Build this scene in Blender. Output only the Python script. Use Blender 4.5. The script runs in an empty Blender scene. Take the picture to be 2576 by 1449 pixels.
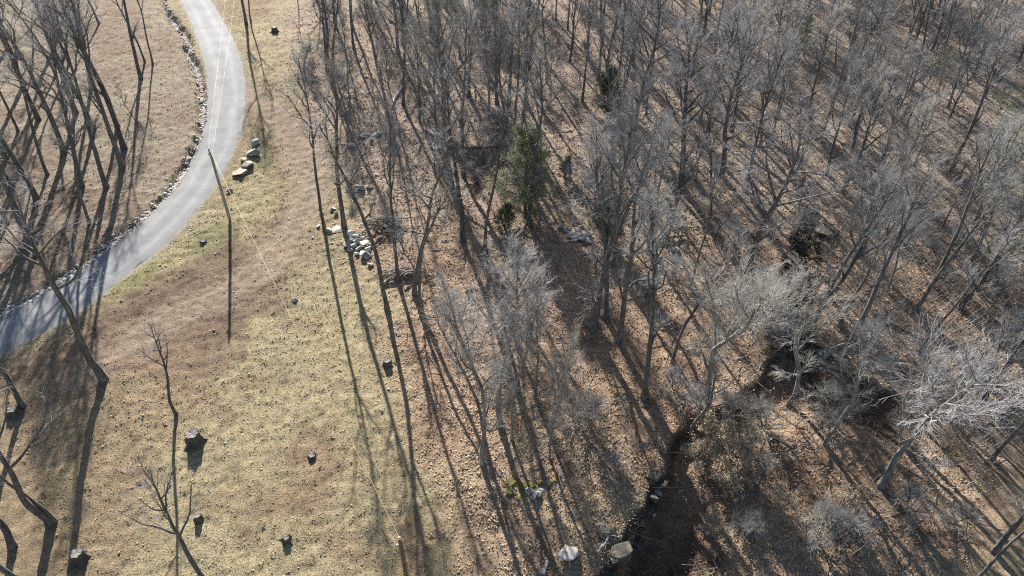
import bpy, bmesh, math, random
import numpy as np
from mathutils import Vector, Matrix

SC = bpy.context.scene
COL = SC.collection
rng = np.random.default_rng(7)
random.seed(7)

# ------------------------------------------------------------------ camera
H = 44.0
W0, H0, F0 = 2576.0, 1449.0, 1750.0
PITCH = math.radians(38.2)
cd = bpy.data.cameras.new('camera'); cam = bpy.data.objects.new('camera', cd); COL.objects.link(cam)
cam.location = (0, 0, H); cam.rotation_euler = (math.pi/2 - PITCH, 0, 0)
cd.sensor_width = 36; cd.lens = 36*F0/W0; cd.clip_start = 0.5; cd.clip_end = 2000
SC.camera = cam
# ------------------------------------------------------------------ light
SUN_EL, SUN_AZ = math.radians(27.5), math.radians(16.5)      # azimuth: left of +Y
w = bpy.data.worlds.new('World'); SC.world = w; w.use_nodes = True
nt = w.node_tree; bg = nt.nodes['Background']
sky = nt.nodes.new('ShaderNodeTexSky'); sky.sky_type = 'NISHITA'; sky.sun_disc = False
sky.sun_elevation = SUN_EL; sky.sun_rotation = -SUN_AZ
nt.links.new(sky.outputs[0], bg.inputs[0]); bg.inputs[1].default_value = 0.05
sd = bpy.data.lights.new('sun', 'SUN'); sd.energy = 5.0; sd.angle = math.radians(0.5); sd.color = (1, 0.95, 0.88)
sun = bpy.data.objects.new('sun', sd); COL.objects.link(sun)
sv = Vector((-math.sin(SUN_AZ)*math.cos(SUN_EL), math.cos(SUN_AZ)*math.cos(SUN_EL), math.sin(SUN_EL)))
sun.rotation_euler = sv.to_track_quat('Z', 'Y').to_euler(); sun.location = (0, 60, 80)
SC.view_settings.view_transform = 'Standard'; SC.view_settings.look = 'None'
SC.view_settings.gamma = 1; SC.view_settings.use_curve_mapping = False
SC.view_settings.exposure = 1.42
SC.render.engine = 'CYCLES'
SC.cycles.use_denoising = False
SC.cycles.pixel_filter_type = 'BLACKMAN_HARRIS'; SC.cycles.filter_width = 1.15
SC.cycles.max_bounces = 4; SC.cycles.diffuse_bounces = 1; SC.cycles.glossy_bounces = 1

# ------------------------------------------------------------------ noise
def vnoise(x, y, seed=0):
    x = np.asarray(x, float); y = np.asarray(y, float)
    xi = np.floor(x).astype(np.int64); yi = np.floor(y).astype(np.int64)
    fx = x-xi; fy = y-yi
    fx = fx*fx*(3-2*fx); fy = fy*fy*(3-2*fy)
    def h(a, b):
        n = (a*374761393 + b*668265263 + seed*974711) & 0x7fffffff
        n = ((n ^ (n >> 13))*1274126177) & 0x7fffffff
        return ((n ^ (n >> 16)) & 0xffff)/65535.0
    return (h(xi, yi)*(1-fx)+h(xi+1, yi)*fx)*(1-fy)+(h(xi, yi+1)*(1-fx)+h(xi+1, yi+1)*fx)*fy*1.0 - 0.5
def fbm(x, y, s, seed=0, o=4):
    v = 0; a = 1; t = 0
    for i in range(o):
        v = v+a*vnoise(x/s, y/s, seed+i*17); t += a; a *= .55; s = s/2.03
    return v/t
def sstep(a, b, x):
    t = np.clip((x-a)/(b-a), 0, 1); return t*t*(3-2*t)

# ------------------------------------------------------------------ ground height
def hbase(x, y):
    yy = np.clip(y, -60, 160)
    far = np.clip(np.hypot(x, y-60)-150, 0, None)
    return .08*yy + 1.2*fbm(x, y, 34, 3, 2) - .00*far
def pix(px, py, hf=None, z=0.0):
    """ground point under a sight line of the photograph's camera"""
    hf = hf or hbase
    px = np.atleast_1d(np.asarray(px, float)); py = np.atleast_1d(np.asarray(py, float))
    u = px-W0/2; v = py-H0/2
    dx = u; dy = F0*math.cos(PITCH)-v*math.sin(PITCH); dz = -(F0*math.sin(PITCH)+v*math.cos(PITCH))
    n = np.sqrt(dx*dx+dy*dy+dz*dz); dx, dy, dz = dx/n, dy/n, dz/n
    t = (H-z-12)/-dz*.9; t = np.maximum(t, 5); hit = np.full(px.shape, np.nan)
    for i in range(150):
        X = dx*t; Y = dy*t; Z = H+dz*t
        new = (Z <= hf(X, Y)+z) & np.isnan(hit)
        hit[new] = t[new]; t = t+2.0
        if not np.isnan(hit).any(): break
    hit = np.where(np.isnan(hit), t, hit)
    a = hit-2.0; b = hit.copy()
    for i in range(11):
        m = (a+b)/2; ins = (H+dz*m) <= hf(dx*m, dy*m)+z
        b = np.where(ins, m, b); a = np.where(ins, a, m)
    return np.stack([dx*b, dy*b], 1)
def P(*pts):
    a = np.array(pts, float).reshape(-1, 2); return pix(a[:, 0], a[:, 1])
def seg_dist(x, y, pl):
    best = np.full(x.shape, 1e9)
    for (ax, ay), (bx, by) in zip(pl[:-1], pl[1:]):
        vx, vy = bx-ax, by-ay; L = vx*vx+vy*vy+1e-9
        t = np.clip(((x-ax)*vx+(y-ay)*vy)/L, 0, 1)
        best = np.minimum(best, np.hypot(x-ax-t*vx, y-ay-t*vy))
    return best
def inside(x, y, poly):
    c = np.zeros(x.shape, bool); n = len(poly)
    for i in range(n):
        x1, y1 = poly[i]; x2, y2 = poly[(i+1) % n]
        if y1 == y2: continue
        c ^= ((y1 > y) != (y2 > y)) & (x < (x2-x1)*(y-y1)/(y2-y1)+x1)
    return c
def sdist(x, y, poly):
    d = seg_dist(x, y, list(poly)+[poly[0]]); return np.where(inside(x, y, poly), -d, d)

ROAD_L = P(405,-90, 438,-35, 455,0, 480,60, 508,113, 522,173, 529,233, 524,300, 512,360, 483,417, 450,473, 433,490, 383,540, 333,586, 287,623, 233,663, 150,716, 83,760, 0,800, -120,862, -320,960)
ROAD_R = P(475,-90, 512,-35, 530,0, 560,40, 593,100, 613,150, 623,207, 625,267, 613,333, 590,393, 563,443, 533,490, 467,570, 417,620, 377,653, 347,673, 300,703, 260,746, 167,813, 100,846, 0,893, -120,955, -320,1070)
def resample(pl, n):
    pl = np.array(pl)
    for k in range(2):
        q = pl.copy(); q[1:-1] = .25*pl[:-2]+.5*pl[1:-1]+.25*pl[2:]; pl = q
    d = np.r_[0, np.cumsum(np.hypot(*np.diff(pl, axis=0).T))]
    t = np.linspace(0, d[-1], n); return np.stack([np.interp(t, d, pl[:, 0]), np.interp(t, d, pl[:, 1])], 1)
RL, RR = resample(ROAD_L, 480), resample(ROAD_R, 480)
ROADPOLY = np.vstack([RL[::9], RR[::-1][::9]])
DITCH = P(398,-60, 405,0, 410,22, 432,45, 442,62, 460,75, 476,105, 470,128, 485,150, 497,175, 503,210, 510,240, 512,265, 508,310, 503,345, 486,385, 465,418, 440,455, 428,482, 380,530, 320,575, 268,622, 238,645, 190,680, 140,708, 60,762, 0,790, -120,850, -300,940)
TRACK = P(640,235, 700,290, 745,350, 772,410, 778,470, 755,545, 700,630, 640,690, 540,745, 450,790, 340,850, 200,930)
LOW = P(1440,1560, 1510,1430, 1595,1340, 1632,1280, 1650,1200, 1668,1130, 1705,1070, 1800,1005, 1880,950, 1950,870, 1935,780, 1990,650, 2015,520, 2075,520, 2085,650, 2062,760, 2060,850, 2100,920, 2200,950, 2330,1010, 2480,1150, 2700,1450, 2800,1700, 2000,2000, 1400,1700)
WOOD = P(715,-150, 722,0, 728,150, 760,300, 850,400, 900,520, 930,640, 1000,850, 1060,1050, 1120,1250, 1210,1449, 1300,1700, 3200,1700, 4200,900, 4200,-400, 700,-400)
DIRT = P(430,655, 560,560, 650,640, 700,740, 640,860, 520,960, 330,930, 120,940, -80,1020, -80,900, 0,905, 170,825, 270,755, 350,690)
ISLAND = P(640,265, 700,310, 720,420, 690,540, 640,620, 600,520, 570,470, 620,350)
GREEN = P(330,620, 420,640, 470,590, 560,520, 600,560, 520,640, 400,700, 300,760, 260,770)
SHADE_DIP = P(1085,338, 1180,366, 1290,366, 1290,385, 1245,480, 1225,560, 1180,560, 1130,430)  # dip added to the terrain so this patch of wood falls into shade
BROWN = P(-120,880, 300,880, 430,900, 500,1000, 360,1120, 300,1300, 330,1500, -120,1500)
MEADOW = P(2500,250, 2590,230, 2700,250, 2800,470, 2590,500, 2520,400)
def hlow(x, y):
    wob = 2.6*fbm(x, y, 4.5, 41, 4)
    d = -sdist(x, y, LOW)+wob
    d2 = -sdist(x, y, SHADE_DIP)+.5*wob
    shade_dip = 1.5*sstep(0, 3.0, d2)*(1-.8*sstep(2, 5, d2))
    D = (1.15+1.9*sstep(20, 26, x)+4.4*(1-sstep(24, 32, y))*(1-sstep(12, 18, x)))*(1-sstep(25, 34, x))
    return D*sstep(0, 1.5, d)*(1-.88*sstep(2.0, 6, d))+shade_dip
def hg(x, y, micro=True):
    x = np.asarray(x, float); y = np.asarray(y, float)
    z = hbase(x, y)
    rd = sdist(x, y, ROADPOLY)
    dd = seg_dist(x, y, DITCH)
    z = z - (.28+.55*sstep(60, 75, y))*(1-sstep(.1, .9, dd+.5*vnoise(x/1.1, y/1.1, 61)))*sstep(-.2, .6, rd)
    z = z + .5*sstep(1.0, 6, rd)*(x < -15)*0
    z = z - hlow(x, y)
    if micro:
        off = sstep(0, 1.5, rd)
        wd = sstep(-3, 3, -sdist(x, y, WOOD))
        z = z + off*(.22*fbm(x, y, 3.0, 5, 3) + .14*wd*fbm(x, y, 1.1, 9, 2) + (.14-.02*wd)*vnoise(x/.42, y/.42, 77) + .08*vnoise(x/.8, y/.8, 79))
    z = z - .05*(1-sstep(-.3, .05, rd))
    return z
def hfast(x, y): return hbase(x, y)-hlow(x, y)
def at(px, py):
    q = pix([px], [py], hfast)[0]
    return float(q[0]), float(q[1])
def gz(x, y): return float(hg(np.array([x]), np.array([y]))[0])
def pixn(arr):
    q = pix(arr[:, 0], arr[:, 1], hfast); return q
def topix(x, y, z):
    dx, dy, dz = x, y, z-H
    dep = dy*math.cos(PITCH)-dz*math.sin(PITCH); up = dy*math.sin(PITCH)+dz*math.cos(PITCH)
    return W0/2+F0*dx/dep, H0/2-F0*up/dep

# ------------------------------------------------------------------ tint
def mixc(a, b, t): return a*(1-t)[:, None]+np.array(b)[None, :]*t[:, None]
def tint(x, y):
    n1 = fbm(x, y, 7, 101, 4); n2 = fbm(x, y, 2.2, 202, 3); n3 = fbm(x, y, 15, 303, 3)
    c = np.tile(np.array([[.345, .292, .18]]), (len(x), 1))                     # dry lawn
    c = mixc(c, (.30, .25, .19), np.clip(sstep(-25, -30, x)*.9*1, 0, 1)*0)
    c = mixc(c, (.26, .175, .115), sstep(.02, .22, n3+n2*.3)*.75)
    c = mixc(c, (.29, .265, .15), sstep(.06, .2, n1)*.35)
    c = mixc(c, (.24, .185, .12), sstep(.08, .24, n2)*.45)
    fld = (np.minimum(1, sstep(-.5, 1.5, sdist(x, y, np.vstack([DITCH, P(-900,1300, -900,-500, 380,-500)])*1.0)*-1)))
    c = mixc(c, (.285, .235, .18), fld*.9)
    c = mixc(c, (.21, .14, .10), fld*sstep(.0, .2, n1)*.6)
    c = mixc(c, (.36, .305, .23), fld*sstep(.02, .2, -n1)*.6)
    wd = sstep(-3.5, 3.5, -sdist(x, y, WOOD)+n1*8)
    leaf = np.tile(np.array([[.385, .285, .198]]), (len(x), 1))
    leaf = mixc(leaf, (.30, .195, .13), sstep(.04, .22, n1)*.5)
    leaf = mixc(leaf, (.36, .30, .19), sstep(.03, .2, -n1)*.55)
    leaf = mixc(leaf, (.17, .12, .085), sstep(.07, .22, n2)*.6)
    leaf = mixc(leaf, (.33, .265, .215), sstep(48, 75, y)*.6)
    c = c*(1-wd)[:, None]+leaf*wd[:, None]
    dt = sstep(-1.5, 1.5, -sdist(x, y, DIRT)+n2*6)
    c = mixc(c, (.20, .15, .11), dt*.8)
    c = mixc(c, (.14, .095, .07), dt*sstep(-.02, .2, n1)*.7)
    br = sstep(-2.5, 2.5, -sdist(x, y, BROWN)+n1*14)
    c = mixc(c, (.27, .195, .13), br*.65)
    md = sstep(-2, 2, -sdist(x, y, MEADOW)+n1*6)
    c = mixc(c, (.40, .35, .22), md*.9)
    isl = sstep(-.8, .8, -sdist(x, y, ISLAND)+n2*2)
    c = mixc(c, (.33, .29, .165), isl*.8)
    gr = sstep(-.8, 1, -sdist(x, y, GREEN)+n2*4)
    c = mixc(c, (.25, .24, .11), gr*.7)
    td = seg_dist(x, y, TRACK)+n2*2.2
    c = mixc(c, (.19, .135, .10), (1-sstep(2.2, 5.0, td))*sstep(1.2, 2.4, td)*.5)
    c = mixc(c, (.31, .245, .19), (1-sstep(.7, 3.2, td))*.75)
    c = mixc(c, (.24, .17, .13), np.exp(-((td-.2)/.3)**2)*.5)
    dd = seg_dist(x, y, DITCH)+n2*.6
    c = mixc(c, (.10, .07, .055), (1-sstep(.2, .9, dd))*.35)
    rd = sdist(x, y, ROADPOLY)+n2*1.2
    c = mixc(c, (.33, .30, .26), (1-sstep(-.1, .55, rd))*.75)
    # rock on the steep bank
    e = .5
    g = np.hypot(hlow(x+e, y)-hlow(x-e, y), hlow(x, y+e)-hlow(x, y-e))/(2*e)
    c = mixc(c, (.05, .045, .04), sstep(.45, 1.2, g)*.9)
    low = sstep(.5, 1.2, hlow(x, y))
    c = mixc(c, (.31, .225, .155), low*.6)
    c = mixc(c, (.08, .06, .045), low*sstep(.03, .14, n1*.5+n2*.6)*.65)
    # far sheet
    c = mixc(c, (.16, .135, .11), sstep(150, 260, np.hypot(x, y-60)))
    return c

# ------------------------------------------------------------------ materials
def mat(name): 
    m = bpy.data.materials.new(name); m.use_nodes = True
    return m, m.node_tree.nodes, m.node_tree.links, m.node_tree.nodes['Principled BSDF']
def ramp(N, stops):
    r = N.new('ShaderNodeValToRGB')
    while len(r.color_ramp.elements) < len(stops): r.color_ramp.elements.new(.5)
    for e, (p, c) in zip(r.color_ramp.elements, stops): e.position = p; e.color = (*c, 1)
    return r
def noise(N, L, scale, detail=4, vec=None, rough=.6):
    n = N.new('ShaderNodeTexNoise'); n.inputs['Scale'].default_value = scale; n.inputs['Detail'].default_value = detail
    n.inputs['Roughness'].default_value = rough
    if vec is not None: L.new(vec, n.inputs['Vector'])
    return n
def mul(N, L, a, b, f=1.0, mode='MULTIPLY'):
    m = N.new('ShaderNodeMix'); m.data_type = 'RGBA'; m.blend_type = mode; m.inputs['Factor'].default_value = f
    for s, i in ((a, 6), (b, 7)):
        if isinstance(s, tuple): m.inputs[i].default_value = (*s, 1)
        else: L.new(s, m.inputs[i])
    return m.outputs[2]
def bump(N, L, bs, h, strength=.5, dist=.05):
    b = N.new('ShaderNodeBump'); b.inputs['Strength'].default_value = strength; b.inputs['Distance'].default_value = dist
    L.new(h, b.inputs['Height']); L.new(b.outputs[0], bs.inputs['Normal'])
def ground_mat():
    m, N, L, B = mat('ground_mat')
    geo = N.new('ShaderNodeNewGeometry'); pos = geo.outputs['Position']
    at_ = N.new('ShaderNodeAttribute'); at_.attribute_name = 'tint'
    n1 = noise(N, L, 9, 5, pos, .75); r1 = ramp(N, [(.3, (.35, .33, .32)), (.5, (1, 1, 1)), (.72, (1.45, 1.4, 1.3))]); L.new(n1.outputs[0], r1.inputs[0])
    n2 = noise(N, L, 1.6, 6, pos, .75); r2 = ramp(N, [(.34, (.62, .60, .58)), (.5, (1, 1, 1)), (.68, (1.3, 1.28, 1.24))]); L.new(n2.outputs[0], r2.inputs[0])
    c = mul(N, L, at_.outputs['Color'], r1.outputs[0]); c = mul(N, L, c, r2.outputs[0])
    L.new(c, B.inputs['Base Color']); B.inputs['Roughness'].default_value = .95
    B.inputs['Specular IOR Level'].default_value = .15
    bump(N, L, B, n1.outputs[0], .9, .16)
    return m
def litter_mat(name):
    m, N, L, B = mat(name)
    a = N.new('ShaderNodeAttribute'); a.attribute_name = 'tint'
    L.new(a.outputs['Color'], B.inputs['Base Color']); B.inputs['Roughness'].default_value = .8
    B.inputs['Specular IOR Level'].default_value = .3
    return m
def road_mat():
    m, N, L, B = mat('gravel_road')
    geo = N.new('ShaderNodeNewGeometry'); pos = geo.outputs['Position']
    uv = N.new('ShaderNodeAttribute'); uv.attribute_name = 'across'
    n1 = noise(N, L, 14, 5, pos, .8); r1 = ramp(N, [(.32, (.62, .62, .62)), (.68, (1.25, 1.25, 1.25))]); L.new(n1.outputs[0], r1.inputs[0])
    n2 = noise(N, L, .5, 4, pos); r2 = ramp(N, [(.3, (.76, .77, .79)), (.7, (1.15, 1.13, 1.1))]); L.new(n2.outputs[0], r2.inputs[0])
    c = mul(N, L, uv.outputs['Color'], r1.outputs[0]); c = mul(N, L, c, r2.outputs[0])
    L.new(c, B.inputs['Base Color']); B.inputs['Roughness'].default_value = .9
    bump(N, L, B, n1.outputs[0], .6, .04)
    return m
def bark_mat(name, dark, light, objvar=.3, rough=.9, scale=6):
    m, N, L, B = mat(name)
    tc = N.new('ShaderNodeTexCoord'); mp = N.new('ShaderNodeMapping'); mp.inputs['Scale'].default_value = (1, 1, .25)
    L.new(tc.outputs['Object'], mp.inputs[0])
    n = noise(N, L, scale, 5, mp.outputs[0], .7); r = ramp(N, [(.35, dark), (.65, light)]); L.new(n.outputs[0], r.inputs[0])
    oi = N.new('ShaderNodeObjectInfo')
    rr = ramp(N, [(0, (1-objvar, 1-objvar, 1-objvar*.8)), (.35, (1.0, .98, 1.02)), (.7, (1.05, 1.0, .92)), (1, (1+objvar, 1+objvar, 1+objvar))])
    L.new(oi.outputs['Random'], rr.inputs[0])
    c = mul(N, L, r.outputs[0], rr.outputs[0])
    L.new(c, B.inputs['Base Color']); B.inputs['Roughness'].default_value = rough
    bump(N, L, B, n.outputs[0], .7, .03)
    return m
def plain_noise(name, a, b, scale=5, rough=.85, bs=.5, bd=.03, metal=0):
    m, N, L, B = mat(name)
    tc = N.new('ShaderNodeTexCoord')
    n = noise(N, L, scale, 6, tc.outputs['Object'], .65); r = ramp(N, [(.35, a), (.65, b)]); L.new(n.outputs[0], r.inputs[0])
    oi = N.new('ShaderNodeObjectInfo'); rr = ramp(N, [(0, (.75, .75, .76)), (1, (1.2, 1.18, 1.15))]); L.new(oi.outputs['Random'], rr.inputs[0])
    L.new(mul(N, L, r.outputs[0], rr.outputs[0]), B.inputs['Base Color'])
    B.inputs['Roughness'].default_value = rough; B.inputs['Metallic'].default_value = metal
    bump(N, L, B, n.outputs[0], bs, bd)
    return m
M_ground = ground_mat(); M_litter = litter_mat('litter_mat'); M_road = road_mat()
M_bark = bark_mat('bark', (.05, .047, .045), (.19, .19, .18), .3)
M_barkp = bark_mat('pale_bark', (.10, .10, .095), (.36, .36, .34), .12, scale=3)
M_twig = bark_mat('twig', (.29, .29, .285), (.45, .45, .44), .25)
M_twigfix = plain_noise('thicket_stem', (.24, .235, .23), (.44, .43, .42), 1.5)
M_twigp = bark_mat('pale_twig', (.33, .33, .32), (.50, .50, .48), .15)
M_rock = plain_noise('limestone', (.24, .235, .22), (.47, .45, .42), 3)
M_rockt = plain_noise('tan_stone', (.27, .235, .185), (.46, .41, .33), 3)
M_rockd = plain_noise('dark_mossy_rock', (.035, .035, .03), (.13, .12, .09), 2.5)
M_moss = plain_noise('moss', (.07, .075, .02), (.19, .18, .03), 6, bs=1)
M_white = plain_noise('white_stone', (.44, .40, .37), (.68, .64, .60), 4)
M_bramble = plain_noise('bramble', (.13, .09, .065), (.30, .22, .16), 3)
M_wood = plain_noise('weathered_wood', (.22, .20, .17), (.42, .39, .34), 5)
M_stump = plain_noise('stump_bark', (.05, .045, .04), (.17, .15, .13), 6, bs=1)
M_cut = plain_noise('cut_wood', (.15, .14, .13), (.30, .28, .25), 8)
M_leafg = plain_noise('evergreen_needles', (.17, .21, .07), (.30, .34, .12), 3)
M_leafd = plain_noise('dark_evergreen', (.05, .075, .03), (.12, .16, .06), 3)
M_beech = plain_noise('dry_beech_leaves', (.42, .30, .17), (.62, .50, .34), 3)
M_olive = plain_noise('ivy_leaves', (.05, .065, .03), (.12, .14, .07), 3)
M_pole = plain_noise('pole_wood', (.26, .24, .20), (.45, .42, .36), 6)
M_pole2 = plain_noise('tan_pole_wood', (.15, .105, .05), (.25, .18, .09), 6)
M_wire = plain_noise('wire_metal', (.45, .43, .40), (.55, .53, .50), 4, .4)
M_wirec = plain_noise('copper_wire', (.50, .30, .15), (.60, .40, .22), 4, .4)
M_cer = plain_noise('porcelain', (.75, .75, .73), (.82, .82, .80), 4, .3)
M_steel = plain_noise('galvanised_steel', (.30, .31, .32), (.45, .46, .47), 4, .5, metal=.6)

# ------------------------------------------------------------------ object helpers
def mesh_np(name, V, F, m, attr=None, smooth=False, k=None):
    """V (n,3); F (f,k) uniform polygons"""
    me = bpy.data.meshes.new(name); V = np.asarray(V, np.float32); F = np.asarray(F, np.int32); k = F.shape[1]
    me.vertices.add(len(V)); me.vertices.foreach_set('co', V.ravel())
    me.loops.add(F.size); me.loops.foreach_set('vertex_index', F.ravel())
    me.polygons.add(len(F)); me.polygons.foreach_set('loop_start', np.arange(len(F), dtype=np.int32)*k)
    me.polygons.foreach_set('use_smooth', np.full(len(F), smooth))
    me.update(calc_edges=True)
    if attr is not None:
        a = me.color_attributes.new(attr[0], 'FLOAT_COLOR', 'POINT')
        c = np.ones((len(V), 4), np.float32); c[:, :3] = attr[1]; a.data.foreach_set('color', c.ravel())
    me.materials.append(m); return me
def link(name, me, parent=None, loc=(0, 0, 0), rot=(0, 0, 0), sc=(1, 1, 1)):
    o = bpy.data.objects.new(name, me); COL.objects.link(o); o.parent = parent
    o.location = loc; o.rotation_euler = rot; o.scale = sc; return o
def tag(o, label=None, cat=None, group=None, kind=None):
    if label: o['label'] = label
    if cat: o['category'] = cat
    if group: o['group'] = group
    if kind: o['kind'] = kind
    return o
def ring_tube(pts, rad, sides, phase=0.0, wob=0):
    pts = np.asarray(pts, float); n = len(pts); rad = np.asarray(rad, float)
    t = np.gradient(pts, axis=0); t /= np.linalg.norm(t, axis=1)[:, None]+1e-9
    ref = np.array([1., 0, 0]) if abs(t[0, 0]) < .8 else np.array([0, 1., 0])
    a = np.cross(t, ref); a /= np.linalg.norm(a, axis=1)[:, None]+1e-9; b = np.cross(t, a)
    th = np.arange(sides)*2*np.pi/sides+phase
    R = rad[:, None]*np.ones((1, sides))
    if wob: R = R*(1+wob*np.random.default_rng(n*sides).uniform(-1, 1, (n, sides)))
    V = pts[:, None, :]+R[:, :, None]*(np.cos(th)[None, :, None]*a[:, None, :]+np.sin(th)[None, :, None]*b[:, None, :])
    i = np.arange(n-1)[:, None]*sides; j = np.arange(sides)[None, :]; j2 = (j+1) % sides
    F = np.stack([i+j, i+j2, i+sides+j2, i+sides+j], 2).reshape(-1, 4)
    return V.reshape(-1, 3), F
class MB:
    def __init__(s): s.V = []; s.F = []; s.n = 0
    def add(s, V, F): s.V.append(V); s.F.append(F+s.n); s.n += len(V)
    def tube(s, pts, rad, sides, wob=0): s.add(*ring_tube(pts, rad, sides, wob=wob))
    def segs(s, P0, P1, r0, r1, sides=3):
        P0 = np.asarray(P0); P1 = np.asarray(P1); n = len(P0)
        if n == 0: return
        t = P1-P0; t /= np.linalg.norm(t, axis=1)[:, None]+1e-9
        ref = np.where(np.abs(t[:, :1]) < .8, np.array([[1., 0, 0]]), np.array([[0, 1., 0]]))
        a = np.cross(t, ref); a /= np.linalg.norm(a, axis=1)[:, None]+1e-9; b = np.cross(t, a)
        th = np.arange(sides)*2*np.pi/sides
        rg = np.cos(th)[None, :, None]*a[:, None, :]+np.sin(th)[None, :, None]*b[:, None, :]
        r0 = np.broadcast_to(r0, (n,)); r1 = np.broadcast_to(r1, (n,))
        V = np.concatenate([P0[:, None]+rg*r0[:, None, None], P1[:, None]+rg*r1[:, None, None]], 1).reshape(-1, 3)
        j = np.arange(sides); j2 = (j+1) % sides
        f = np.stack([j, j2, sides+j2, sides+j], 1)
        s.add(V, (f[None]+(np.arange(n)*2*sides)[:, None, None]).reshape(-1, 4))
    def mesh(s, name, m, smooth=True): return mesh_np(name, np.vstack(s.V), np.vstack(s.F), m, smooth=smooth)

# ------------------------------------------------------------------ terrain
def axis(lo, hi, step, out0, out1):
    mid = np.arange(lo, hi+1e-6, step); l = []; v = lo; d = step
    while v > out0: d *= 1.25; v -= d; l.append(v)
    r = []; v = mid[-1]; d = step
    while v < out1: d *= 1.25; v += d; r.append(v)
    return np.r_[l[::-1], mid, r]
xs = np.r_[axis(-66, 80, .27, -900, 900)]; ys = axis(16, 70, .24, -500, 69.9)
ys = np.r_[ys[ys < 70], axis(70.2, 118, .36, 70.1, 1500)]; ys = np.unique(np.round(ys, 4))
X, Y = np.meshgrid(xs, ys); xf, yf = X.ravel(), Y.ravel()
zf = hg(xf, yf); nx, ny = len(xs), len(ys)
I = (np.arange(ny-1)[:, None]*nx+np.arange(nx-1)[None, :]).ravel()
F = np.stack([I, I+1, I+nx+1, I+nx], 1)
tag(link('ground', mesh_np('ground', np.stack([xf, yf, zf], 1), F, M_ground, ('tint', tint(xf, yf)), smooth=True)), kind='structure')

# road sheet
K = 15; tt = np.linspace(0, 1, K)
RLo = RL; RRo = RR
P3 = RLo[:, None, :]*(1-tt)[None, :, None]+RRo[:, None, :]*tt[None, :, None]
edge = (fbm(P3[:, :, 0].ravel(), P3[:, :, 1].ravel(), 1.0, 12, 3)*.9).reshape(P3.shape[:2])
nrm = RRo-RLo; nrm /= np.linalg.norm(nrm, axis=1)[:, None]
P3[:, 0] += nrm*edge[:, :1]; P3[:, -1] += nrm*edge[:, -1:]
px_, py_ = P3[:, :, 0].ravel(), P3[:, :, 1].ravel()
zz = hbase(px_, py_)-.018+np.tile(.07*(1-(2*tt-1)**2), len(RL))
tr = np.tile(tt, len(RL))+fbm(px_, py_, 6, 31, 2)*.12
base = np.array([.255, .262, .268]); cc = np.tile(base, (len(px_), 1))
for c0 in (.27, .70):
    cc = mixc(cc, (.35, .352, .35), np.exp(-((tr-c0)/.07)**2)*.8)
cc = mixc(cc, (.235, .25, .27), np.exp(-((tr-.49)/.09)**2)*.6)
cc = mixc(cc, (.25, .235, .21), np.clip(sstep(.12, 0, tr)+sstep(.86, 1, tr), 0, 1)*.6)
n_ = len(RL); I = (np.arange(n_-1)[:, None]*K+np.arange(K-1)[None, :]).ravel()
me = mesh_np('road', np.stack([px_, py_, zz], 1), np.stack([I+K, I+K+1, I+1, I], 1), M_road, ('across', cc), smooth=True)
ro = tag(link('road', me), kind='structure')

# ------------------------------------------------------------------ litter and grass (uncountable)
def scatter(n, xr, yr, dens):
    x = rng.uniform(*xr, n); y = rng.uniform(*yr, n)
    p = dens(x, y); k = rng.random(n) < p; return x[k], y[k]
def falloff(x, y): return np.clip((30/np.hypot(x, y))**1.7, 0, 1)
def infan(x, y): return (np.abs(x) < 10+.80*np.clip(y, 0, 200))
def leaves_d(x, y):
    wd = sstep(-4, 3, -sdist(x, y, WOOD)+fbm(x, y, 7, 101, 4)*8)
    wd = np.maximum(wd, .05)*(.45+.75*sstep(-.12, .12, fbm(x, y, 1.7, 505, 2)))
    rd = sdist(x, y, ROADPOLY)
    return falloff(x, y)*infan(x, y)*wd*np.clip(sstep(-.6, .5, rd), .0, 1)
x, y = scatter(900000, (-70, 85), (17, 118), leaves_d)
n = len(x); z = hg(x, y)+.035
s = rng.uniform(.05, .115, n)*np.clip(np.hypot(x, y)/45, .9, 1.4)
a = rng.uniform(0, 6.283, n); tk = .3+.6*sstep(-2, 3, -sdist(x, y, WOOD)); tl = rng.uniform(-.85, .85, n)*tk; tl2 = rng.uniform(-.85, .85, n)*tk
ux = np.stack([np.cos(a), np.sin(a), tl], 1)*s[:, None]; vx = np.stack([-np.sin(a), np.cos(a), tl2], 1)*(s*rng.uniform(.4, .8, n))[:, None]
c0 = np.stack([x, y, z], 1)
V = np.stack([c0-ux, c0-vx, c0+ux*1.0, c0+vx], 1).reshape(-1, 3)
ct = tint(x, y); lum = rng.uniform(.5, 1.6, n)[:, None]; hue = rng.uniform(0, 1, n)[:, None]
ct = ct*lum*(np.array([[1.12, .93, .80]])*hue+np.array([[.97, 1.02, 1.08]])*(1-hue))
tag(link('leaf_litter', mesh_np('leaf_litter', V, np.arange(4*n).reshape(-1, 4), M_litter, ('tint', np.repeat(np.clip(ct, 0, .8), 4, 0)))), kind='stuff',
    label='brown fallen leaves carpeting the woodland floor', cat='leaves')
def grass_d(x, y):
    wd = sstep(-3, 5, sdist(x, y, WOOD)+fbm(x, y, 7, 101, 4)*8)
    rd = sdist(x, y, ROADPOLY); td = seg_dist(x, y, TRACK)
    return falloff(x, y)*infan(x, y)*(.05+.95*wd)*(rd > .25)*(.12+.88*sstep(1.0, 2.4, td))*(1-.7*sstep(-1, 1, -sdist(x, y, DIRT)))
x, y = scatter(950000, (-70, 60), (17, 118), grass_d)
n = len(x); z = hg(x, y)-.02
s = rng.uniform(.05, .12, n)*np.clip(np.hypot(x, y)/45, .8, 1.1)
hh = s*rng.uniform(.25, .8, n)
a = rng.uniform(0, 6.283, n)
tx = x+rng.normal(0, .35, n)*s; ty = y+rng.normal(0, .35, n)*s
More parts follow.
